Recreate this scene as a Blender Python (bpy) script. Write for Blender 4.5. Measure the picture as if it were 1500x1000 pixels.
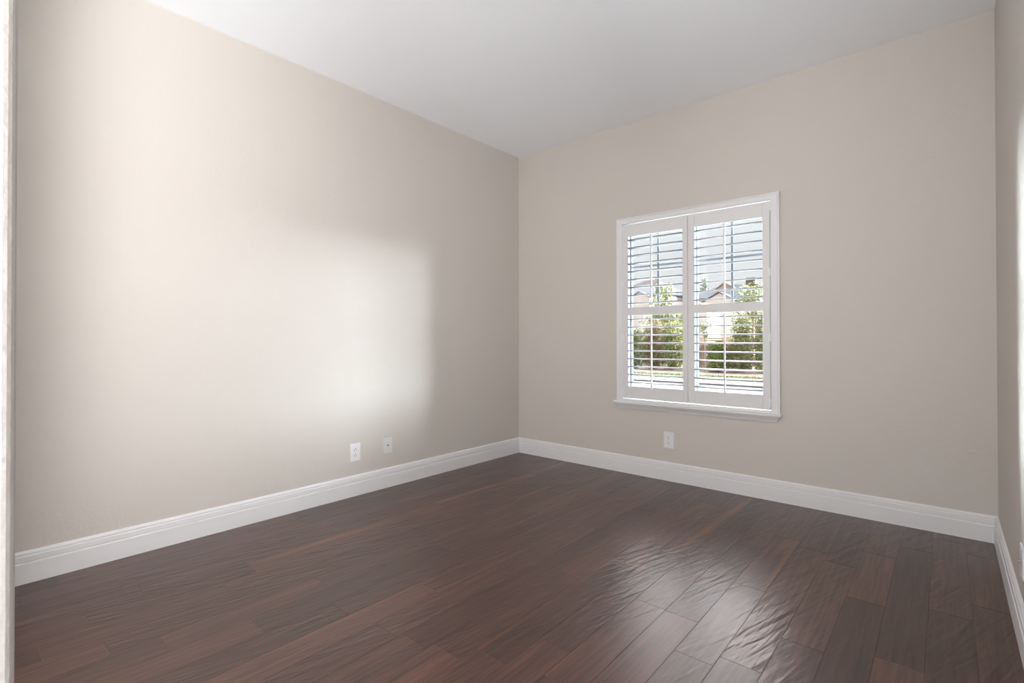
import bpy, bmesh, math, random
from mathutils import Vector, Matrix
random.seed(11)
for o in list(bpy.data.objects): bpy.data.objects.remove(o, do_unlink=True)
S = bpy.context.scene
COL = S.collection

# ------------------------------------------------------------------ room numbers (metres)
XL, XR, YB, ZC = -3.064, 0.201, 3.639, 2.79      # left wall, right wall, back wall, ceiling
BT, BH = 0.0174, 0.1396                          # baseboard
WT = 0.15                                        # wall thickness
HALL_Y, HALL_XL, HALL_XR = -4.3, -3.6, 1.9       # hall behind the doorway
JX, JY = -0.55, 0.0434                           # free corner of the wall beside the doorway

# ------------------------------------------------------------------ camera
F, YAW, PIT, ROLL, CY = 734.149, 0.7137, 0.0068, -0.0012, 491.848
cam_d = bpy.data.cameras.new('camera'); cam = bpy.data.objects.new('camera', cam_d); COL.objects.link(cam)
cam_d.sensor_width = 36; cam_d.lens = F*36/1500; cam_d.shift_y = (CY-500)/1500
cam_d.clip_start = 0.02; cam_d.clip_end = 400
fw = Vector((-math.sin(YAW)*math.cos(PIT), math.cos(YAW)*math.cos(PIT), math.sin(PIT)))
rt = Vector((math.cos(YAW), math.sin(YAW), 0)); up = rt.cross(fw)
r2 = rt*math.cos(ROLL)+up*math.sin(ROLL); u2 = -rt*math.sin(ROLL)+up*math.cos(ROLL)
M = Matrix((r2, u2, -fw)).transposed().to_4x4(); M.translation = Vector((0, 0, 1.066))
cam.matrix_world = M
S.camera = cam

# ------------------------------------------------------------------ colour management
S.view_settings.view_transform = 'Standard'; S.view_settings.look = 'None'
S.view_settings.gamma = 1; S.view_settings.use_curve_mapping = False
S.view_settings.exposure = -0.13

# ------------------------------------------------------------------ sky, sun, added fill
SKY_LOW, SKY_HIGH, GLOW, SIDE_GLOW, SUN = 1.0, 1.3, 16.0, 290.0, 1.4
W = bpy.data.worlds.new('sky'); S.world = W; W.use_nodes = True
nt = W.node_tree; nt.nodes.clear()
def wn(kind): return nt.nodes.new('ShaderNode'+kind)
tc = wn('TexCoord'); sp = wn('SeparateXYZ'); rp = wn('ValToRGB'); bg = wn('Background'); ow = wn('OutputWorld')
nt.links.new(tc.outputs['Generated'], sp.inputs[0]); nt.links.new(sp.outputs['Z'], rp.inputs[0])
e = rp.color_ramp.elements
def sky(pos, c, s):
    el = rp.color_ramp.elements.new(pos); el.color = (c[0]*s, c[1]*s, c[2]*s, 1)
e[0].position = 0.0; e[0].color = (0.97*SKY_LOW, 0.96*SKY_LOW, 0.97*SKY_LOW, 1)
e[1].position = 1.0; e[1].color = (0.50*SKY_HIGH, 0.70*SKY_HIGH, 1.0*SKY_HIGH, 1)
sky(0.16, (0.94, 0.95, 1.0), SKY_LOW); sky(0.27, (0.92, 0.95, 1.0), SKY_LOW*1.1); sky(0.45, (.85, .92, 1.0), SKY_HIGH)
# added sky glow above the view, strong enough for the floor glare
g1 = wn('ValToRGB'); nt.links.new(sp.outputs['Z'], g1.inputs[0]); ge = g1.color_ramp.elements
ge[0].position = .27; ge[0].color = (0, 0, 0, 1); ge[1].position = .95; ge[1].color = (0, 0, 0, 1)
for pos, v in ((.40, 1), (.75, 1)):
    el = ge.new(pos); el.color = (v, v, v, 1)
g2 = wn('MapRange'); g2.interpolation_type = 'SMOOTHSTEP'; nt.links.new(sp.outputs['Y'], g2.inputs[0]); g2.inputs[1].default_value = 0.0; g2.inputs[2].default_value = .45
gm = wn('Math'); gm.operation = 'MULTIPLY'; nt.links.new(g1.outputs[0], gm.inputs[0]); nt.links.new(g2.outputs[0], gm.inputs[1])
gs = wn('Vector'+'Math'); gs.operation = 'SCALE'; gs.inputs[0].default_value = (GLOW*1.0, GLOW*.93, GLOW*.94); nt.links.new(gm.outputs[0], gs.inputs['Scale'])
ga = wn('VectorMath'); ga.operation = 'ADD'; nt.links.new(rp.outputs[0], ga.inputs[0]); nt.links.new(gs.outputs[0], ga.inputs[1])
# added low glow either side of the view, to brighten the side walls
hz = wn('ValToRGB'); nt.links.new(sp.outputs['Z'], hz.inputs[0]); he = hz.color_ramp.elements
he[0].position = .0; he[0].color = (0, 0, 0, 1); he[1].position = .40; he[1].color = (0, 0, 0, 1)
for pos, v in ((.02, 1), (.10, 1)):
    el = he.new(pos); el.color = (v, v, v, 1)
def smooth(sock, a, b):
    m = wn('MapRange'); m.interpolation_type = 'SMOOTHSTEP'; nt.links.new(sock, m.inputs[0]); m.inputs[1].default_value = a; m.inputs[2].default_value = b
    return m.outputs[0]
def mul(a, b, op='MULTIPLY'):
    m = wn('Math'); m.operation = op; nt.links.new(a, m.inputs[0]); nt.links.new(b, m.inputs[1]); return m.outputs[0]
def gain(a, k):
    m = wn('Math'); m.operation = 'MULTIPLY'; nt.links.new(a, m.inputs[0]); m.inputs[1].default_value = k; return m.outputs[0]
side = mul(smooth(sp.outputs["X"], .38, .92), gain(smooth(sp.outputs["X"], -.62, -.80), 2.6), 'ADD')
hm = mul(mul(side, smooth(sp.outputs["Y"], .0, .15)), hz.outputs[0])
hs = wn('VectorMath'); hs.operation = 'SCALE'; hs.inputs[0].default_value = (SIDE_GLOW*.92, SIDE_GLOW*.98, SIDE_GLOW*1.06); nt.links.new(hm, hs.inputs['Scale'])
gb = wn('VectorMath'); gb.operation = 'ADD'; nt.links.new(ga.outputs[0], gb.inputs[0]); nt.links.new(hs.outputs[0], gb.inputs[1])
nt.links.new(gb.outputs[0], bg.inputs[0]); nt.links.new(bg.outputs[0], ow.inputs[0])
sun_d = bpy.data.lights.new('sun', 'SUN'); sun = bpy.data.objects.new('sun', sun_d); COL.objects.link(sun)
sun_d.energy = SUN; sun_d.angle = 0.02; sun_d.color = (1, .95, .86)
sun.rotation_euler = Vector((-0.45, 0.62, -0.64)).to_track_quat('-Z', 'Y').to_euler()
def area(name, loc, direction, sx, sy, power, color=(1, 1, 1)):
    d = bpy.data.lights.new(name, 'AREA'); o = bpy.data.objects.new(name, d); COL.objects.link(o)
    d.shape = 'RECTANGLE'; d.size = sx; d.size_y = sy; d.energy = power; d.color = color
    o.location = loc; o.rotation_euler = Vector(direction).to_track_quat('-Z', 'Y').to_euler()
    return o
area('hall_floor_fill', (.45, -1.7, .3), (-.03, .12, 1), 1.8, 1.2, 455, (.985, .99, 1))  # added upward fill behind the camera

# ------------------------------------------------------------------ material helpers
def mat(name, color, rough=0.5, spec=0.5, bump=None, vary=None, metal=0.0):
    """bump=(scale, strength, distance, detail); vary=(scale, amount)"""
    m = bpy.data.materials.new(name); m.use_nodes = True
    t = m.node_tree; b = t.nodes['Principled BSDF']
    b.inputs['Base Color'].default_value = (*color, 1); b.inputs['Roughness'].default_value = rough
    b.inputs['Specular IOR Level'].default_value = spec; b.inputs['Metallic'].default_value = metal
    co = t.nodes.new('ShaderNodeTexCoord')
    if vary:
        n = t.nodes.new('ShaderNodeTexNoise'); n.inputs['Scale'].default_value = vary[0]; n.inputs['Detail'].default_value = 4
        t.links.new(co.outputs['Object'], n.inputs['Vector'])
        r = t.nodes.new('ShaderNodeValToRGB'); k = vary[1]
        r.color_ramp.elements[0].position = .3; r.color_ramp.elements[1].position = .7
        r.color_ramp.elements[0].color = (*[c*(1-k) for c in color], 1)
        r.color_ramp.elements[1].color = (*[min(1, c*(1+k)) for c in color], 1)
        t.links.new(n.outputs['Fac'], r.inputs[0]); t.links.new(r.outputs[0], b.inputs['Base Color'])
    if bump:
        n = t.nodes.new('ShaderNodeTexNoise'); n.inputs['Scale'].default_value = bump[0]
        n.inputs['Detail'].default_value = bump[3] if len(bump) > 3 else 3
        t.links.new(co.outputs['Object'], n.inputs['Vector'])
        bp = t.nodes.new('ShaderNodeBump'); bp.inputs['Strength'].default_value = bump[1]; bp.inputs['Distance'].default_value = bump[2]
        t.links.new(n.outputs['Fac'], bp.inputs['Height']); t.links.new(bp.outputs[0], b.inputs['Normal'])
    return m

WALLC = (0.62, 0.58, 0.535)
M_wall = mat('wall_paint_greige', WALLC, .62, .35, (75, .28, .004, 2))
M_ceil = mat('ceiling_paint_white', (0.90, 0.92, 0.95), .8, .2, (70, .15, .004, 2))
M_trim = mat('trim_paint_white', (0.79, 0.79, 0.795), .38, .45, (30, .03, .002, 1))
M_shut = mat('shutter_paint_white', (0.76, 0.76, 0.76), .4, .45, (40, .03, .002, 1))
M_louv = mat('louver_white_shaded', (0.28, 0.30, 0.33), .42, .4, (40, .03, .002, 1))  # white louvers toned grey, the shade of their edges is in the colour
M_vinyl = mat('window_vinyl_shaded', (0.210, 0.262, 0.300), .45, .4, (40, .02, .002, 1))  # white vinyl toned blue grey, its backlit shade is in the colour
M_plate = mat('plate_plastic_white', (0.82, 0.82, 0.83), .3, .5, (60, .02, .001, 1))
M_plate2 = mat('plate_painted_greige', (0.70, 0.69, 0.665), .5, .4, (60, .1, .002, 1))
M_dark = mat('slot_black', (0.02, 0.02, 0.02), .6, .3, vary=(200, .2))
M_metal = mat('connector_metal', (0.35, 0.34, 0.32), .3, .5, vary=(300, .2), metal=1.0)
M_screw = mat('screw_painted', (0.7, 0.7, 0.7), .35, .5, vary=(300, .1))

def floor_mat():
    m = bpy.data.materials.new('hand_scraped_hardwood'); m.use_nodes = True
    t = m.node_tree; N = t.nodes.new; L = t.links.new; b = t.nodes['Principled BSDF']
    at = N('ShaderNodeAttribute'); at.attribute_name = 'plank'
    sp = N('ShaderNodeSeparateXYZ'); L(at.outputs['Vector'], sp.inputs[0])   # x tone, y offset, z streak
    co = N('ShaderNodeTexCoord')
    off = N('ShaderNodeVectorMath'); off.operation = 'MULTIPLY_ADD'
    L(at.outputs['Vector'], off.inputs[0]); off.inputs[1].default_value = (37, 53, 71); L(co.outputs['Object'], off.inputs[2])
    def noise(vec, sx, sy, sz, scale, det, dist=0.0, rot=0.0):
        mr = N('ShaderNodeMapping'); mr.inputs['Rotation'].default_value = (0, 0, rot); L(vec, mr.inputs[0])
        mp = N('ShaderNodeMapping'); mp.inputs['Scale'].default_value = (sx, sy, sz)
        L(mr.outputs[0], mp.inputs[0]); n = N('ShaderNodeTexNoise'); n.inputs['Scale'].default_value = scale
        n.inputs['Detail'].default_value = det; n.inputs['Distortion'].default_value = dist; L(mp.outputs[0], n.inputs['Vector'])
        return n.outputs['Fac']
    grain = noise(off.outputs[0], 26, 1.0, 1, 3.0, 6, .5)
    streak = noise(off.outputs[0], 16, .55, 1, 1.0, 2, .3)
    r1 = N('ShaderNodeValToRGB'); L(grain, r1.inputs[0])
    r1.color_ramp.elements[0].position = .28; r1.color_ramp.elements[0].color = (0.028, 0.0118, 0.0090, 1)
    r1.color_ramp.elements[1].position = .78; r1.color_ramp.elements[1].color = (0.104, 0.044, 0.031, 1)
    mx = N('ShaderNodeMix'); mx.data_type = 'RGBA'; L(r1.outputs[0], mx.inputs['A']); mx.inputs['B'].default_value = (0.24, 0.105, 0.05, 1)
    # orange sapwood streaks, stronger on some planks
    sr = N('ShaderNodeMapRange'); L(streak, sr.inputs[0]); sr.inputs[1].default_value = .58; sr.inputs[2].default_value = .78
    mm = N('ShaderNodeMath'); mm.operation = 'MULTIPLY'; L(sr.outputs[0], mm.inputs[0]); L(sp.outputs['Z'], mm.inputs[1])
    L(mm.outputs[0], mx.inputs['Factor'])
    hsv = N('ShaderNodeHueSaturation'); L(mx.outputs['Result'], hsv.inputs['Color'])
    tv = N('ShaderNodeMapRange'); L(sp.outputs['X'], tv.inputs[0]); tv.inputs[3].default_value = .62; tv.inputs[4].default_value = 1.4
    L(tv.outputs[0], hsv.inputs['Value'])
    L(hsv.outputs[0], b.inputs['Base Color'])
    # scraped ripples: long waves along the board, slightly slanted, different on every board
    w1 = noise(off.outputs[0], 30, 3.0, 1, 1.0, 1.5, .9, .30)
    w2 = noise(off.outputs[0], 52, 5.0, 1, 1.0, 1.5, .8, .12)
    w3 = noise(off.outputs[0], 60, 26, 1, 1.0, 3, .6)
    a1 = N('ShaderNodeMath'); a1.operation = 'MULTIPLY_ADD'; L(w2, a1.inputs[0]); a1.inputs[1].default_value = .45; L(w1, a1.inputs[2])
    a2 = N('ShaderNodeMath'); a2.operation = 'MULTIPLY_ADD'; L(w3, a2.inputs[0]); a2.inputs[1].default_value = .10; L(a1.outputs[0], a2.inputs[2])
    bp = N('ShaderNodeBump'); bp.inputs['Strength'].default_value = .6; bp.inputs['Distance'].default_value = .0055
    am = N('ShaderNodeMapRange'); L(sp.outputs['Y'], am.inputs[0]); am.inputs[3].default_value = .15; am.inputs[4].default_value = 1.3
    a3 = N('ShaderNodeMath'); a3.operation = 'MULTIPLY'; L(a2.outputs[0], a3.inputs[0]); L(am.outputs[0], a3.inputs[1])
    L(a3.outputs[0], bp.inputs['Height']); L(bp.outputs[0], b.inputs['Normal']); L(bp.outputs[0], b.inputs['Coat Normal'])
    b.inputs['Roughness'].default_value = .39; b.inputs['IOR'].default_value = 1.5; b.inputs['Specular IOR Level'].default_value = .45; b.inputs['Specular Tint'].default_value = (1, .92, .92, 1)
    b.inputs['Coat Weight'].default_value = 0.45; b.inputs['Coat Roughness'].default_value = .25; b.inputs['Coat IOR'].default_value = 1.6
    return m
M_floor = floor_mat()

def glass_mat():
    m = bpy.data.materials.new('clear_glass'); m.use_nodes = True; t = m.node_tree; t.nodes.clear()
    o = t.nodes.new('ShaderNodeOutputMaterial'); mx = t.nodes.new('ShaderNodeMixShader'); f = t.nodes.new('ShaderNodeFresnel')
    a = t.nodes.new('ShaderNodeBsdfTransparent'); g = t.nodes.new('ShaderNodeBsdfGlossy')
    a.inputs[0].default_value = (.96, .98, .97, 1); g.inputs['Roughness'].default_value = .01; f.inputs[0].default_value = 1.3
    t.links.new(f.outputs[0], mx.inputs[0]); t.links.new(a.outputs[0], mx.inputs[1]); t.links.new(g.outputs[0], mx.inputs[2]); t.links.new(mx.outputs[0], o.inputs[0])
    return m
M_glass = glass_mat()

# ------------------------------------------------------------------ mesh helpers
def obj(name, bm, m, parent=None, smooth=False):
    me = bpy.data.meshes.new(name)
    bmesh.ops.recalc_face_normals(bm, faces=bm.faces[:])
    bm.to_mesh(me); bm.free()
    for mm in (m if isinstance(m, (list, tuple)) else [m]): me.materials.append(mm)
    if smooth:
        for p in me.polygons: p.use_smooth = True
    o = bpy.data.objects.new(name, me); COL.objects.link(o)
    if parent: o.parent = parent
    return o
def box(bm, x0, y0, z0, x1, y1, z1, bev=0.0, seg=2, mi=0):
    vs = [bm.verts.new((x, y, z)) for x in (x0, x1) for y in (y0, y1) for z in (z0, z1)]
    q = [(0, 1, 3, 2), (4, 6, 7, 5), (0, 4, 5, 1), (2, 3, 7, 6), (0, 2, 6, 4), (1, 5, 7, 3)]
    fs = [bm.faces.new([vs[i] for i in f]) for f in q]
    for f in fs: f.material_index = mi
    if bev > 0:
        es = list({e for f in fs for e in f.edges})
        bmesh.ops.bevel(bm, geom=es, offset=bev, segments=seg, affect='EDGES', profile=.5, material=-1)
def cyl(bm, p0, p1, r, n=16, r1=None):
    p0, p1 = Vector(p0), Vector(p1); d = (p1-p0); q = d.to_track_quat('Z', 'Y').to_matrix().to_4x4(); q.translation = (p0+p1)/2
    bmesh.ops.create_cone(bm, cap_ends=True, segments=n, radius1=r, radius2=r if r1 is None else r1, depth=d.length, matrix=q)
def prism(bm, prof, to3d, a, b):
    """closed profile [(u,v)] extruded between a(u,v) and b(u,v) positions along one axis"""
    A = [bm.verts.new(to3d(u, v, a(u, v))) for u, v in prof]; B = [bm.verts.new(to3d(u, v, b(u, v))) for u, v in prof]
    n = len(prof)
    for i in range(n): bm.faces.new((A[i], A[(i+1) % n], B[(i+1) % n], B[i]))
    bm.faces.new(A[::-1]); bm.faces.new(B)
def struct(o): o['kind'] = 'structure'; return o
def tag(o, label, cat, group=None, kind=None):
    o['label'] = label; o['category'] = cat
    if group: o['group'] = group
    if kind: o['kind'] = kind
    return o
def thing(name, loc, label, cat, group=None):
    o = bpy.data.objects.new(name, None); o.empty_display_size = .1; COL.objects.link(o); o.location = loc
    return tag(o, label, cat, group)
def child(name, bm, m, parent, smooth=False):
    """mesh given in world coordinates -> child of an Empty, kept in place"""
    bmesh.ops.translate(bm, verts=bm.verts[:], vec=-world_loc(parent))
    return obj(name, bm, m, parent, smooth)
def world_loc(o):
    v = Vector(o.location)
    while o.parent: o = o.parent; v += Vector(o.location)
    return v

# ------------------------------------------------------------------ floor: boards with hand placed joints
def build_floor():
    P, X0 = 0.1305, -0.319
    known = [(-2.886, 1.421), (-2.73, 1.129), (-2.477, .98), (-2.348, .835), (-2.622, 1.832), (-2.501, 2.157), (-2.347, 2.005), (-2.238, 1.829),
             (-1.957, 1.716), (-2.199, 1.239), (-2.083, 1.123), (-1.828, 1.059), (-1.692, 1.4), (-1.432, 1.121), (-1.58, 1.725), (-2.738, .539),
             (-2.479, .391), (-2.351, .242), (-2.88, .241), (-2.059, .535), (-1.301, 1.899), (-1.157, 2.16), (-.78, 1.889), (-.518, 1.735),
             (-.647, 2.301), (-1.038, 1.423), (-.785, 2.774), (-.907, 2.915), (-1.72, 2.568), (-1.417, 2.906), (-.132, 3.259), (.125, 3.359),
             (-.26, 3.063), (.005, 2.577), (-.229, 2.482), (-.122, 2.075), (-.517, 2.916)]
    rows = {}
    for x, y in known: rows.setdefault(math.floor((x-X0)/P), []).append(y)
    bm = bmesh.new(); la = bm.loops.layers.float_color.new('plank')
    rnd = random.Random(5); g, d = .0010, .0010
    k0, k1 = math.floor((HALL_XL-X0)/P), math.floor((HALL_XR-X0)/P)+1
    tones = {(-0.06, 2.3): .06, (0.0, 3.0): .6, (-1.1, 1.9): .2}
    for k in range(k0, k1):
        rnd = random.Random(900+k)
        xa, xb = X0+k*P, X0+(k+1)*P
        ys = sorted(rows.get(k, []))
        # fill up with further joints 0.6 - 1.2 m apart
        lo = ys[0] if ys else rnd.uniform(.3, 1.2)
        if not ys: ys = [lo]
        while lo > HALL_Y-.2: lo -= rnd.uniform(.6, 1.25); ys.append(lo)
        hi = max(ys)
        while hi < YB: hi += rnd.uniform(.65, 1.2); ys.append(hi)
        ys.sort()
        for a, b in zip(ys[:-1], ys[1:]):
            b2 = min(b, YB)
            if a >= YB: continue
            tone = min(1, max(0, rnd.gauss(.45, .24)))
            mx, my = (xa+xb)/2, (a+b2)/2
            for (tx, ty), tv in tones.items():
                if abs(mx-tx) < P*.6 and a < ty < b2: tone = tv
            c = (tone, rnd.random(), rnd.random()**1.5 if xa < -.7 else rnd.random()**3*.6, 1)
            o4 = [(xa, a), (xb, a), (xb, b2), (xa, b2)]
            i4 = [(xa+g, a+g), (xb-g, a+g), (xb-g, b2-g), (xa+g, b2-g)]
            vo = [bm.verts.new((x, y, -d)) for x, y in o4]; vi = [bm.verts.new((x, y, 0)) for x, y in i4]
            fs = [bm.faces.new(vi)]+[bm.faces.new((vo[i], vo[(i+1) % 4], vi[(i+1) % 4], vi[i])) for i in range(4)]
            for f in fs:
                for l in f.loops: l[la] = c
    box(bm, HALL_XL-WT, HALL_Y-.1, -.12, HALL_XR+.1, YB+WT, -.0011)
    me_o = obj('floor', bm, M_floor); return struct(me_o)
build_floor()

# ------------------------------------------------------------------ shell
def wall_with_holes_y(name, x0, x1, z0, z1, ya, yb, holes, m):
    """wall in the XZ plane between ya and yb with rectangular holes"""
    bm = bmesh.new(); xs = sorted({x0, x1, *[h for H in holes for h in (H[0], H[1])]}); zs = sorted({z0, z1, *[h for H in holes for h in (H[2], H[3])]})
    for i in range(len(xs)-1):
        for j in range(len(zs)-1):
            cx, cz = (xs[i]+xs[i+1])/2, (zs[j]+zs[j+1])/2
            if any(H[0] < cx < H[1] and H[2] < cz < H[3] for H in holes): continue
            box(bm, xs[i], ya, zs[j], xs[i+1], yb, zs[j+1])
    bmesh.ops.remove_doubles(bm, verts=bm.verts[:], dist=1e-5)
    seen = {}
    for f in bm.faces: seen.setdefault(tuple(sorted(v.index for v in f.verts)), []).append(f)
    dead = [f for fs in seen.values() if len(fs) > 1 for f in fs]
    bmesh.ops.delete(bm, geom=dead, context='FACES_ONLY')
    return bm
WX0, WX1, WZ0, WZ1 = -1.962, -0.874, 0.590, 1.988      # window opening in the back wall
struct(obj('wall_back', wall_with_holes_y('w', XL-WT, XR+WT, -.12, ZC+.02, YB, YB+WT, [(WX0, WX1, WZ0, WZ1)], M_wall), M_wall))
bm = bmesh.new(); box(bm, XL-WT, -.08, -.12, XL, YB, ZC+.02); struct(obj('wall_left', bm, M_wall))
bm = bmesh.new(); box(bm, XR, -.08, -.12, XR+WT, YB, ZC+.02); struct(obj('wall_right', bm, M_wall))
# wall beside the doorway, with a rounded plaster corner near the camera
bm = bmesh.new()
prof = [(-.85, -.08), (-.85, JY)]  # hidden width cut to shape how hall light shades the left wall
R = .012
for i in range(7):
    a = math.pi/2*(1-i/6); prof.append((JX-R+R*math.cos(a), JY-R+R*math.sin(a)))
for i in range(7):
    a = -math.pi/2*i/6; prof.append((JX-R+R*math.cos(a), -.08+R+R*math.sin(a)))
prism(bm, prof, lambda u, v, z: (u, v, z), lambda u, v: 0.0, lambda u, v: ZC)
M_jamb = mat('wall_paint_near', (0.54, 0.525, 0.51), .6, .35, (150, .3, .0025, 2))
struct(obj('wall_front', bm, M_jamb, smooth=False))
bm = bmesh.new(); box(bm, XL, -.08, 0, -2.42, JY, ZC); struct(obj('light_block_left', bm, M_wall))  # unseen stub added to keep hall light off the near left wall
bm = bmesh.new(); box(bm, HALL_XL-WT, HALL_Y-.1, ZC, HALL_XR+.1, YB+WT, ZC+.2); struct(obj('ceiling', bm, M_ceil))
bm = bmesh.new(); box(bm, HALL_XL-.1, HALL_Y, -.0, HALL_XL, -.08, ZC); struct(obj('wall_hall_left', bm, M_wall))
bm = bmesh.new(); box(bm, HALL_XR, HALL_Y, -.0, HALL_XR+.1, -.08, ZC); struct(obj('wall_hall_right', bm, M_wall))
bm = bmesh.new(); box(bm, HALL_XL-.1, HALL_Y-.1, -.0, HALL_XR+.1, HALL_Y, ZC); struct(obj('wall_hall_back', bm, M_wall))
bm = bmesh.new(); box(bm, XR+WT, -.18, -.0, HALL_XR+.1, -.08, ZC); struct(obj('wall_hall_front', bm, M_wall))
bm = bmesh.new(); box(bm, XR+WT, -.08, .0, XR+WT+.02, .02, ZC); struct(obj('trim_3', bm, M_wall))

# baseboards
BP = [(0, 0), (BT, 0), (BT, .086), (BT-.001, .0885), (BT-.0052, .0905), (BT-.0052, .0935), (BT-.003, .0955), (BT-.003, .117), (BT-.0065, .1205), (BT-.0065, .1235),
      (BT-.0055, .1265), (BT-.007, .131), (BT-.011, .1355), (0, BH)]
bm = bmesh.new(); prism(bm, BP, lambda u, v, s: (XL+u, s, v), lambda u, v: JY, lambda u, v: YB-u); struct(obj('baseboard_left', bm, M_trim))
bm = bmesh.new(); prism(bm, BP, lambda u, v, s: (s, YB-u, v), lambda u, v: XL+u, lambda u, v: XR-u); struct(obj('baseboard_back', bm, M_trim))
bm = bmesh.new(); prism(bm, BP, lambda u, v, s: (XR-u, s, v), lambda u, v: -.08, lambda u, v: YB-u); struct(obj('baseboard_right', bm, M_trim))

# ------------------------------------------------------------------ window (outer sash, behind the shutters)
wy = YB+.095
wroot = bpy.data.objects.new('window_1', None); COL.objects.link(wroot); wroot.location = ((WX0+WX1)/2, wy, WZ0); struct(wroot)
bm = bmesh.new()
fwid = .022
box(bm, WX0, wy, WZ0, WX1, wy+.024, WZ0+fwid); box(bm, WX0, wy, WZ1-fwid, WX1, wy+.024, WZ1)
box(bm, WX0, wy, WZ0+fwid, WX0+fwid, wy+.024, WZ1-fwid); box(bm, WX1-fwid, wy, WZ0+fwid, WX1, wy+.024, WZ1-fwid)
child('window_frame', bm, M_vinyl, wroot)
bm = bmesh.new(); box(bm, -1.435, wy, WZ0+fwid, -1.400, wy+.024, WZ1-fwid, .003); child('meeting_stile', bm, M_vinyl, wroot)
for xa, xb, xm in ((WX0+fwid, -1.435, -1.712), (-1.400, WX1-fwid, -1.154)):
    bm = bmesh.new(); box(bm, xm-.0085, wy+.004, 1.277, xm+.0085, wy+.014, WZ1-fwid, .002)
    box(bm, xa, wy+.005, 1.277, xb, wy+.013, 1.293, .002)
    box(bm, xa, wy+.005, 1.643, xb, wy+.013, 1.659, .002); child('muntin', bm, M_vinyl, wroot)
    bm = bmesh.new(); box(bm, xa-.004, wy+.0145, WZ0+fwid-.004, xb+.004, wy+.0185, WZ1-fwid+.004); child('pane', bm, M_glass, wroot)
# shutter frame and sill on the wall
fy = YB-.028
def frame_side(bm, pts):
    pass
bm = bmesh.new()
FO = (-2.013, -0.819, 2.033); FI = (-1.961, -0.875, 1.9845); FB = .574
def fprof(w):   # (distance from outer edge, projection from the wall)
    return [(0, 0), (0, .024), (.002, .027), (.009, .028), (.012, .026), (.014, .0235), (.017, .0225), (w-.006, .0225), (w-.003, .0215), (w, .019), (w, -.05), (w-.004, -.05), (w-.004, 0)]
wl = FI[0]-FO[0]
prism(bm, fprof(wl), lambda u, v, s: (FO[0]+u, YB-v, s), lambda u, v: FB, lambda u, v: FO[2]-u)
wr = FO[1]-FI[1]
prism(bm, fprof(wr), lambda u, v, s: (FO[1]-u, YB-v, s), lambda u, v: FB, lambda u, v: FO[2]-u)
wt = FO[2]-FI[2]
prism(bm, fprof(wt), lambda u, v, s: (s, YB-v, FO[2]-u), lambda u, v: FO[0]+u, lambda u, v: FO[1]-u)
struct(obj('trim_1', bm, M_trim))
bm = bmesh.new()
box(bm, FI[0]+.0005, YB-.0225, FB, FI[1]-.0005, YB+.05, .592, .0015)
box(bm, -2.036, YB-.046, .5565, -0.811, YB, FB, .004, 3)
# apron: tapers downward, returned ends
t0 = [(-2.020, YB), (-2.020, YB-.030), (-.826, YB-.030), (-.826, YB)]
prof_rows = [(.5565, .000), (.550, .001), (.542, .006), (.532, .014), (.524, .018), (.519, .019)]
prev = None
for z, ins in prof_rows:
    ring = [bm.verts.new(p) for p in ((-2.020+ins, YB, z), (-2.020+ins, YB-.032+ins, z), (-.824-ins, YB-.032+ins, z), (-.824-ins, YB, z))]
    if prev:
        for i in range(4): bm.faces.new((prev[i], prev[(i+1) % 4], ring[(i+1) % 4], ring[i]))
    else: bm.faces.new(ring)
    prev = ring
bm.faces.new(prev[::-1])
struct(obj('trim_2', bm, M_trim))

# ------------------------------------------------------------------ plantation shutters
PY0, PY1 = YB-.024, YB+.004                     # panel front and back
PZ0, PZ1 = .598, 1.977
def louver_bm(x0, x1, z, tilt):
    bm = bmesh.new(); n = 18; w, th = .0315, .0052; yc = (PY0+PY1)/2
    prof = []
    for i in range(n):
        a = 2*math.pi*i/n; c, s = math.cos(a), math.sin(a)
        prof.append((w*c, th*math.copysign(abs(s)**.8, s)))
    ct, st = math.cos(tilt), math.sin(tilt)
    prism(bm, prof, lambda u, v, s: (s, yc+u*ct-v*st, z+u*st+v*ct), lambda u, v: x0, lambda u, v: x1)
    return bm
def shutter(name, label, x0, x1, sl, sr, tilts, rod_x, hinge_x):
    r = thing(name, ((x0+x1)/2, (PY0+PY1)/2, PZ0), label, 'window shutter')
    for a, b in ((x0, x0+sl), (x1-sr, x1)):
        bm = bmesh.new(); box(bm, a, PY0, PZ0, b, PY1, PZ1, .003); child('stile', bm, M_shut, r)
    for nm, z0, z1 in (('bottom_rail', PZ0, .694), ('mid_rail', 1.2545, 1.3175), ('top_rail', 1.881, PZ1)):
        bm = bmesh.new(); box(bm, x0+sl, PY0+.001, z0, x1-sr, PY1-.001, z1, .002); child(nm, bm, M_shut, r)
    for (z0, z1), tl in (((.694, 1.2545), tilts[0]), ((1.3175, 1.881), tilts[1])):
        p = (z1-z0)/9
        for i in range(9):
            t = tl[0]+(tl[1]-tl[0])*i/8
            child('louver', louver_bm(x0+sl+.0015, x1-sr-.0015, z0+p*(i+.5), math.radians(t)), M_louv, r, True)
        bm = bmesh.new(); ry = (PY0+PY1)/2-.0315-.007
        zlo = z0+p*.5-.05 if z0 < 1 else z0+.006
        box(bm, rod_x-.005, ry-.006, z0+p*.5-.022 if z0 > 1 else zlo, rod_x+.005, ry+.006, z1-p*.5+.02, .002); child('tilt_rod', bm, M_shut, r)
    for z in (1.94, 1.51, 1.077, .643):
        bm = bmesh.new(); cyl(bm, (hinge_x, PY0-.003, z-.028), (hinge_x, PY0-.003, z+.028), .004, 12)
        box(bm, hinge_x-.012, PY0-.001, z-.026, hinge_x+.012, PY0+.0012, z+.026, .0004, 1); child('hinge', bm, M_plate, r)
    return r
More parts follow.
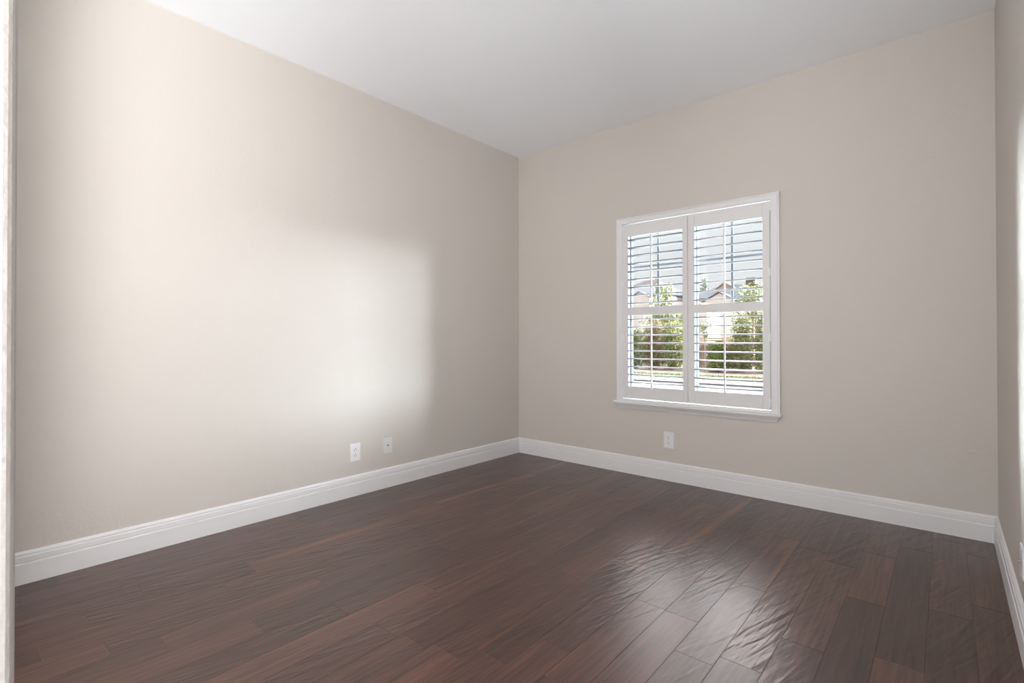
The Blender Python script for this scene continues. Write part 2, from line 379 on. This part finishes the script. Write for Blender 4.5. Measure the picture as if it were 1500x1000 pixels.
shutter('shutter_panel', 'left white louvered shutter panel of the window, nearer the room corner', -1.9585, -1.4305, .051, .037, ((-1, -1), (-1, -5)), -1.701, -1.9600)
shutter('shutter_panel', 'right white louvered shutter panel of the window, nearer the right wall', -1.4275, -.8775, .050, .046, ((10, 0), (2, 4)), -1.160, -.8762)

# ------------------------------------------------------------------ outlets and plates
def outlet(name, label, loc, rotz, up=1):
    r = thing(name, loc, label, 'electrical outlet')
    bm = bmesh.new(); box(bm, -.0395, -.006, -.061, .0395, 0, .061, .003, 3); obj('cover_plate', bm, M_plate, r)
    for zc in (.0195, -.0195):
        bm = bmesh.new()
        pts = []
        for i in range(24):
            a = 2*math.pi*i/24; pts.append((.0172*math.cos(a), max(-.0135, min(.0135, .0172*math.sin(a)))))
        prism(bm, pts, lambda u, v, s: (u, s, zc+v), lambda u, v: -.0078, lambda u, v: -.005)
        f = obj('receptacle', bm, M_plate, r)
        bm = bmesh.new()
        box(bm, -.0078, -.0083, zc+up*.0053-.0043, -.0054, -.0075, zc+up*.0053+.0043); box(bm, .0054, -.0083, zc+up*.0053-.0034, .0078, -.0075, zc+up*.0053+.0034)
        cyl(bm, (0, -.0083, zc-up*.0065), (0, -.0075, zc-up*.0065), .0030, 12)
        obj('slots', bm, M_dark, f)
    bm = bmesh.new(); cyl(bm, (0, -.0072, 0), (0, -.005, 0), .0032, 12); obj('screw', bm, M_screw, r)
    r.rotation_euler = (0, 0, rotz); return r
def coax(name, label, loc, rotz, m, long=.011):
    r = thing(name, loc, label, 'cable wall plate')
    bm = bmesh.new(); box(bm, -.0395, -.006, -.056, .0395, 0, .056, .003, 3); obj('cover_plate', bm, m, r)
    bm = bmesh.new(); cyl(bm, (0, -.006-long, 0), (0, -.005, 0), .0046, 12); cyl(bm, (0, -.0085, 0), (0, -.005, 0), .0066, 6); obj('connector', bm, M_metal, r)
    for z in (.041, -.041):
        bm = bmesh.new(); cyl(bm, (0, -.0072, z), (0, -.005, z), .003, 12); obj('screw', bm, M_screw, r)
    r.rotation_euler = (0, 0, rotz); return r
outlet('electrical_outlet', 'white duplex outlet low on the left wall, nearer the camera than the plain plate', (XL, 1.894, .295), math.pi/2, -1)
coax('cable_plate', 'plain greige cable plate with one connector low on the left wall', (XL, 2.157, .301), math.pi/2, M_plate2)
outlet('electrical_outlet', 'white duplex outlet on the back wall below the window', (-1.585, YB, .304), 0)
coax('cable_plate', 'white cable plate with a metal connector on the right wall above its baseboard', (XR, 2.505, .285), -math.pi/2, M_plate, .009)

# ------------------------------------------------------------------ outdoors
G = -.4
M_road = mat('street_concrete', (0.078, 0.078, 0.080), .8, .2, (3, .2, .02), (1.5, .06))
M_walk = mat('sidewalk_concrete', (0.173, 0.158, 0.147), .8, .2, (8, .2, .02), (2, .06))
M_mulch = mat('mulch_ground', (0.202, 0.144, 0.115), .9, .1, (12, .6, .05), (9, .3))
M_lawn = mat('lawn_green', (0.081, 0.096, 0.036), .9, .1, (40, .8, .05), (6, .25))
M_stucco = mat('stucco_white', (0.533, 0.509, 0.492), .85, .2, (30, .2, .01))
M_stucco2 = mat('stucco_cream', (0.532, 0.468, 0.403), .85, .2, (30, .2, .01))
M_shing = mat('shingle_grey', (0.086, 0.090, 0.101), .9, .1, (14, .5, .02), (5, .2))
M_shing2 = mat('shingle_brown', (0.084, 0.067, 0.061), .9, .1, (14, .5, .02), (5, .2))
M_fascia = mat('fascia_tan', (0.48, 0.30, 0.18), .7, .2, vary=(6, .15))
M_tile = mat('clay_tile_orange', (0.390, 0.203, 0.112), .8, .2, (10, .4, .02), (7, .25))
M_wood = mat('fence_redwood', (0.22, 0.135, 0.10), .8, .2, (9, .3, .01), (4, .3))
M_bark = mat('bark_brown', (0.16, 0.11, 0.08), .9, .1, (20, .6, .02), (9, .3))
M_pane = mat('house_window_dark', (0.10, 0.12, 0.15), .15, .5, vary=(3, .2))
def ground(name, x0, x1, y0, y1, z, m):
    bm = bmesh.new(); box(bm, x0, y0, z-.2, x1, y1, z); return obj(name, bm, m)
M_bounce = mat('bounce_ground_pale', (0.62, 0.61, 0.59), .8, .2, (3, .2, .02), (1.5, .06))
struct(ground('bounce_ground', -12, 12, YB+WT, 13.0, G+.02, M_bounce))  # unseen near ground, made pale to bounce light up to the ceiling
struct(ground('street', -60, 30, 13.0, 16.9, G-.06, M_road))
struct(ground('curb', -60, 30, 16.9, 17.15, G, M_walk))
struct(ground('sidewalk', -60, 30, 17.15, 18.4, G-.01, M_walk))
struct(ground('planting_bed', -60, 30, 20.7, 90, G, M_mulch))
def lawn():
    bm = bmesh.new(); box(bm, -40, 18.4, G-.2, 15, 20.7, G-.005)
    rn = random.Random(3)
    for i in range(5200):
        x, y = rn.uniform(-14, -2), rn.uniform(18.4, 20.7); h = rn.uniform(.03, .07); a = rn.random()*6.28; w = .012
        dx, dy = math.cos(a)*w, math.sin(a)*w
        v = [bm.verts.new(p) for p in ((x-dx, y-dy, G-.01), (x+dx, y+dy, G-.01), (x+rn.uniform(-.02, .02), y+rn.uniform(-.02, .02), G+h))]
        bm.faces.new(v)
    o = obj('lawn', bm, M_lawn); tag(o, 'green strip of lawn between the sidewalk and the hedge across the street', 'lawn', kind='stuff')
lawn()

# foliage
def leafmat(name, a, b, c):
    m = bpy.data.materials.new(name); m.use_nodes = True; t = m.node_tree; p = t.nodes['Principled BSDF']
    g = t.nodes.new('ShaderNodeNewGeometry'); r = t.nodes.new('ShaderNodeValToRGB')
    t.links.new(g.outputs['Random Per Island'], r.inputs[0])
    r.color_ramp.elements[0].color = (*a, 1); r.color_ramp.elements[1].color = (*c, 1)
    e = r.color_ramp.elements.new(.5); e.color = (*b, 1)
    t.links.new(r.outputs[0], p.inputs['Base Color']); p.inputs['Roughness'].default_value = .6; p.inputs['Specular IOR Level'].default_value = .25
    return m
L_hedge = leafmat('hedge_leaves', (0.048, 0.069, 0.021), (0.136, 0.142, 0.042), (0.262, 0.231, 0.090))
L_red = leafmat('reddish_leaves', (0.052, 0.063, 0.021), (0.157, 0.110, 0.052), (0.262, 0.188, 0.095))
L_lime = leafmat('lime_leaves', (0.058, 0.077, 0.019), (0.139, 0.154, 0.038), (0.215, 0.215, 0.085))
L_dark = leafmat('dark_leaves', (0.023, 0.037, 0.028), (0.061, 0.083, 0.055), (0.101, 0.125, 0.074))
def leaves(bm, c, rx, ry, rz, n, size, rn, shell=.55):
    for i in range(n):
        while True:
            d = Vector((rn.gauss(0, 1), rn.gauss(0, 1), rn.gauss(0, 1)))
            if d.length > .01: break
        d.normalize(); k = shell+(1.06-shell)*rn.random()
        p = Vector((c[0]+d.x*rx*k, c[1]+d.y*ry*k, c[2]+d.z*rz*k))
        a = Vector((rn.gauss(0, 1), rn.gauss(0, 1), rn.gauss(0, .7))).normalized(); nrm = (d+Vector((rn.gauss(0, .6), rn.gauss(0, .6), rn.gauss(0, .6)))).normalized()
        t = a-nrm*a.dot(nrm)
        if t.length < .05: continue
        t.normalize(); s = nrm.cross(t); L = size*rn.uniform(.6, 1.3); w = L*.42
        vs = [bm.verts.new(p-t*L*.5), bm.verts.new(p+s*w*.5), bm.verts.new(p+t*L*.5), bm.verts.new(p-s*w*.5)]
        bm.faces.new(vs)
def blob(bm, c, rx, ry, rz, rn, k=.72):
    q = Matrix.Translation(c) @ Matrix.Diagonal((rx*k, ry*k, rz*k, 1))
    r = bmesh.ops.create_icosphere(bm, subdivisions=3, radius=1, matrix=q)
    for v in r['verts']:
        v.co += (v.co-Vector(c))*rn.uniform(-.12, .12)
def plant(name, label, cat, x, y, base, clumps, m, n, size, group, trunk=None, seed=0):
    rn = random.Random(seed)
    r = thing(name, (x, y, base), label, cat, group)
    bm = bmesh.new()
    for (dx, dy, cz, rx, ry, rz) in clumps:
        c = (x+dx, y+dy, cz); leaves(bm, c, rx, ry, rz, int(n*max(.15, rx*rz)), size, rn)
    child('foliage', bm, m, r)
    bm = bmesh.new()
    if trunk:
        cyl(bm, (x, y, base-.05), (x, y, trunk[0]), trunk[1], 10, trunk[1]*.6)
        for (dx, dy, cz, rx, ry, rz) in clumps:
            cyl(bm, (x, y, trunk[0]-.15*(trunk[0]-base)), (x+dx*.9, y+dy*.9, cz), trunk[1]*.5, 8, trunk[1]*.2)
        child('trunk', bm, M_bark, r)
    else:
        for i in range(7):
            a = i*.9; dx, dy, cz, rx, ry, rz = clumps[i % len(clumps)]
            cyl(bm, (x+dx*.5, y+.1*math.sin(a), base-.05), (x+dx+rx*.5*math.cos(a), y+dy+.3*math.sin(a), cz+rz*.3), .03, 7, .012)
        child('stem', bm, M_bark, r)
    return r
HG = 'shrubs in the hedge across the street'
hedge = [  # x, y, half width, top, material, label
    (-12.90, 23.3, .42, 1.15, L_dark, 'dark green shrub at the left end of the hedge'),
    (-11.93, 23.3, .41, 1.55, L_lime, 'lime green shrub in the hedge beside the dark green one'),
    (-10.98, 23.3, .41, 1.95, L_red, 'reddish shrub in the hedge behind the left shutter panel'),
    (-10.03, 23.3, .41, 1.85, L_hedge, 'olive shrub in the hedge between the reddish shrub and the fence'),
    (-12.40, 24.75, .41, 1.40, L_hedge, 'olive shrub half hidden behind the dark green and lime green shrubs'),
    (-11.45, 24.75, .41, 1.75, L_hedge, 'olive shrub half hidden behind the lime green and reddish shrubs'),
    (-10.50, 25.3, .41, 2.05, L_lime, 'lime green shrub half hidden behind the reddish and olive shrubs'),
    (-7.72, 22.9, .38, .95, L_lime, 'low yellow green shrub in front of the brown fence'),
    (-6.80, 23.2, .43, 2.05, L_hedge, 'tall olive shrub right of the brown fence'),
    (-5.80, 23.2, .43, 2.25, L_hedge, 'tallest olive shrub at the right end of the hedge'),
    (-6.25, 24.75, .41, 2.15, L_red, 'reddish shrub half hidden behind the two tall olive shrubs')]
for i, (x, y, w, top, m, lab) in enumerate(hedge):
    h = top-G; rn = random.Random(40+i)
    cl = []
    for j in range(3):
        z = G+h*(.2+.3*j); k = (1.0, 1.0, .82)[j]
        cl += [(-.3*w, 0, z, w*.80*k, .6, h*.22), (.3*w, .1, z+.06, w*.80*k, .6, h*.22)]
    plant('shrub', lab, 'shrub', x, y, G, cl, m, 6500, .10, HG, None, 60+i)
plant('tree', 'yellow green tree behind the left shutter panel with an upright dark top', 'tree', -12.6, 28, G,
      [(0, 0, 2.6, 1.1, .9, .55), (-.5, 0, 2.0, .8, .8, .6), (.5, 0, 2.1, .8, .8, .6), (.0, 0, 3.3, .75, .7, .5), (.35, 0, 3.9, .45, .5, .45), (-.25, 0, 4.0, .22, .2, .4)], L_lime, 900, .17, None, (2.4, .12), 81)
plant('tree', 'light green tree with rounded crown above the hedge, seen through the right shutter', 'tree', -7.9, 29, G,
      [(0, 0, 3.6, .75, .7, .6), (-.55, 0, 2.9, .7, .7, .5), (.5, 0, 2.9, .8, .7, .6), (0, 0, 2.3, 1.1, .8, .5)], L_lime, 900, .16, None, (2.6, .12), 82)
plant('tree', 'dark blue green tree at the right edge of the window, behind the light green tree', 'tree', -8.0, 34, G,
      [(0, 0, 4.0, .8, .7, .7), (.4, 0, 3.2, .8, .7, .6), (-.3, 0, 2.5, .9, .7, .6)], L_dark, 800, .18, None, (2.8, .12), 83)
plant('tree', 'slim young tree with sparse leaves in front of the white house', 'tree', -7.95, 22.0, G,
      [(-.15, 0, 1.55, .2, .2, .2), (.15, 0, 1.65, .2, .2, .16), (.05, 0, 1.25, .16, .15, .15)], L_lime, 1300, .09, None, (1.35, .02), 84)
plant('tree', 'small dark conifer far behind the roof with tan edges', 'tree', -22.4, 62, G,
      [(0, 0, 7.3, .55, .5, .6), (0, 0, 8.1, .35, .35, .6), (0, 0, 6.2, .7, .7, .8)], L_dark, 500, .3, None, (6, .15), 85)
# fence
def fence(x0, x1, y, top):
    r = thing('wooden_fence', ((x0+x1)/2, y, G), 'brown board fence with a capped top behind the hedge', 'fence')
    rn = random.Random(9)
    bm = bmesh.new(); x = x0
    while x < x1-.01:
        w = .14; box(bm, x+.004, y, G-.05, x+w-.004, y+.022, top+rn.uniform(-.008, .008)); x += w
    child('boards', bm, M_wood, r)
    for z in (G+.25, top-.25):
        bm = bmesh.new(); box(bm, x0, y+.022, z-.045, x1, y+.06, z+.045); child('rail', bm, M_wood, r)
    x = x0
    while x <= x1+.01:
        bm = bmesh.new(); box(bm, x-.045, y+.022, G-.1, x+.045, y+.11, top+.02); child('post', bm, M_wood, r); x += 1.2
    bm = bmesh.new(); box(bm, x0, y-.04, top+.01, x1, y+.1, top+.05, .006); child('cap', bm, M_fascia, r)
    bm = bmesh.new(); nsl = 3
    for i in range(nsl): box(bm, x0, y, top+.09+i*.10, x1, y+.03, top+.15+i*.10)
    child('lattice_slats', bm, M_fascia, r)
fence(-9.4, -6.76, 24.6, .78)

# houses
def gable_roof(bm, x0, x1, y0, y1, ze, zr, axis, th=.18, oh=.35):
    """axis 'y': ridge runs in y, gable faces the street"""
    if axis == 'y':
        xm = (x0+x1)/2; sl = (zr-ze)/(xm-x0); xa, xb = x0-oh, x1+oh; za = ze-sl*oh
        prof = [(xa, za), (xm, zr), (xb, za), (xb, za+th), (xm, zr+th), (xa, za+th)]
        prism(bm, prof, lambda u, v, s: (u, s, v), lambda u, v: y0-oh, lambda u, v: y1+oh)
    else:
        ym = (y0+y1)/2; sl = (zr-ze)/(ym-y0); ya, yb = y0-oh, y1+oh; za = ze-sl*oh
        prof = [(ya, za), (ym, zr), (yb, za), (yb, za+th), (ym, zr+th), (ya, za+th)]
        prism(bm, prof, lambda u, v, s: (s, u, v), lambda u, v: x0-oh, lambda u, v: x1+oh)
def hip_roof(bm, x0, x1, y0, y1, ze, zr, oh=.4, inset=None):
    x0 -= oh; x1 += oh; y0 -= oh; y1 += oh; ins = (y1-y0)/2 if inset is None else inset; ym = (y0+y1)/2
    b = [bm.verts.new(p) for p in ((x0, y0, ze), (x1, y0, ze), (x1, y1, ze), (x0, y1, ze))]
    b2 = [bm.verts.new((v.co.x, v.co.y, ze+.15)) for v in b]
    r = [bm.verts.new((x0+ins, ym, zr)), bm.verts.new((x1-ins, ym, zr))]
    for i in range(4): bm.faces.new((b[i], b[(i+1) % 4], b2[(i+1) % 4], b2[i]))
    bm.faces.new(b[::-1])
    bm.faces.new((b2[0], b2[1], r[1], r[0])); bm.faces.new((b2[2], b2[3], r[0], r[1])); bm.faces.new((b2[1], b2[2], r[1])); bm.faces.new((b2[3], b2[0], r[0]))
def gable_wall(bm, x0, x1, y0, y1, z0, ze, zr):
    xm = (x0+x1)/2
    prism(bm, [(x0, z0), (x1, z0), (x1, ze), (xm, zr), (x0, ze)], lambda u, v, s: (u, s, v), lambda u, v: y0, lambda u, v: y1)
# grey roofed house, left
h = thing('house', (-22, 49, G), 'pale grey roofed house with a small gable seen through the left shutter', 'house')
bm = bmesh.new(); box(bm, -27.5, 45, G-.1, -19.6, 52, 5.2); child('wall', bm, M_stucco, h)
bm = bmesh.new(); hip_roof(bm, -27.5, -19.6, 45, 52, 5.2, 6.75, .4); child('roof', bm, M_shing, h)
bm = bmesh.new(); gable_wall(bm, -23.1, -21.0, 44.0, 45, G-.1, 5.0, 5.55); child('gable', bm, M_stucco, h)
bm = bmesh.new(); gable_roof(bm, -23.1, -21.0, 44.0, 45.8, 5.0, 5.56, 'y', .06, .12); child('gable_roof', bm, M_shing, h)
for x in (-26.3, -24.4, -20.4):
    bm = bmesh.new(); box(bm, x-.45, 44.94, 2.9, x+.45, 45.02, 4.2, .02); child('window', bm, M_pane, h)
# brown roof behind
h = thing('house', (-27.2, 60, G), 'house with a dark brown roof rising behind the grey roofed house', 'house')
bm = bmesh.new(); box(bm, -30.6, 57, G-.1, -25.8, 62, 7.0); child('wall', bm, M_stucco2, h)
bm = bmesh.new(); hip_roof(bm, -30.6, -25.8, 57, 62, 7.0, 8.55, .5, 2.2); child('roof', bm, M_shing2, h)
bm = bmesh.new(); box(bm, -27.3, 58.6, 7.3, -26.9, 59, 8.6); child('chimney', bm, M_stucco2, h)
# gabled house, right
h = thing('house', (-15, 48, G), 'white gabled house with tan roof edges behind the brown fence', 'house')
bm = bmesh.new(); gable_wall(bm, -16.55, -13.05, 44.5, 47, G-.1, 4.1, 5.05); child('gable', bm, M_stucco, h)
bm = bmesh.new(); gable_roof(bm, -16.55, -13.05, 44.5, 48, 4.1, 5.07, 'y', .1, .2); child('gable_roof', bm, M_shing, h)
bm = bmesh.new(); box(bm, -18.6, 46, G-.1, -12.0, 53, 4.6); child('wall', bm, M_stucco, h)
bm = bmesh.new(); hip_roof(bm, -18.6, -12.0, 46, 53, 4.6, 6.25, .4, 2.9); child('roof', bm, M_shing, h)
bm = bmesh.new(); gable_wall(bm, -16.3, -14.7, 48.2, 49.6, 5.0, 5.75, 6.3); child('gablet', bm, M_stucco2, h)
bm = bmesh.new(); gable_roof(bm, -16.3, -14.7, 48.2, 49.6, 5.75, 6.32, 'y', .09, .18); child('gablet_roof', bm, M_fascia, h)
bm = bmesh.new(); box(bm, -18.98, 45.5, 4.6, -16.8, 45.58, 4.78); child('fascia', bm, M_tile, h)
bm = bmesh.new(); box(bm, -15.6, 44.44, G, -14.0, 44.52, 1.9, .02); child('garage_door', bm, M_stucco2, h)
# low tiled garden building
h = thing('house', (-14.7, 41, G), 'low outbuilding with an orange tile roof in front of the gabled house', 'house')
bm = bmesh.new(); box(bm, -15.5, 39, G-.1, -13.9, 42, 3.5); child('wall', bm, M_stucco, h)
bm = bmesh.new(); gable_roof(bm, -15.5, -13.9, 39, 42, 3.5, 3.85, 'y', .12, .15); child('roof', bm, M_tile, h)
# far house at right
h = thing('house', (-15, 62, G), 'distant pale two storey house behind the light green tree', 'house')
bm = bmesh.new(); box(bm, -18.6, 60, G-.1, -10, 66, 6.6); child('wall', bm, M_stucco, h)
bm = bmesh.new(); hip_roof(bm, -18.6, -10, 60, 66, 6.6, 7.4, .4); child('roof', bm, M_shing2, h)
bm = bmesh.new(); box(bm, -17.4, 61.2, 7.0, -16.4, 62, 8.1); child('chimney', bm, M_shing2, h)
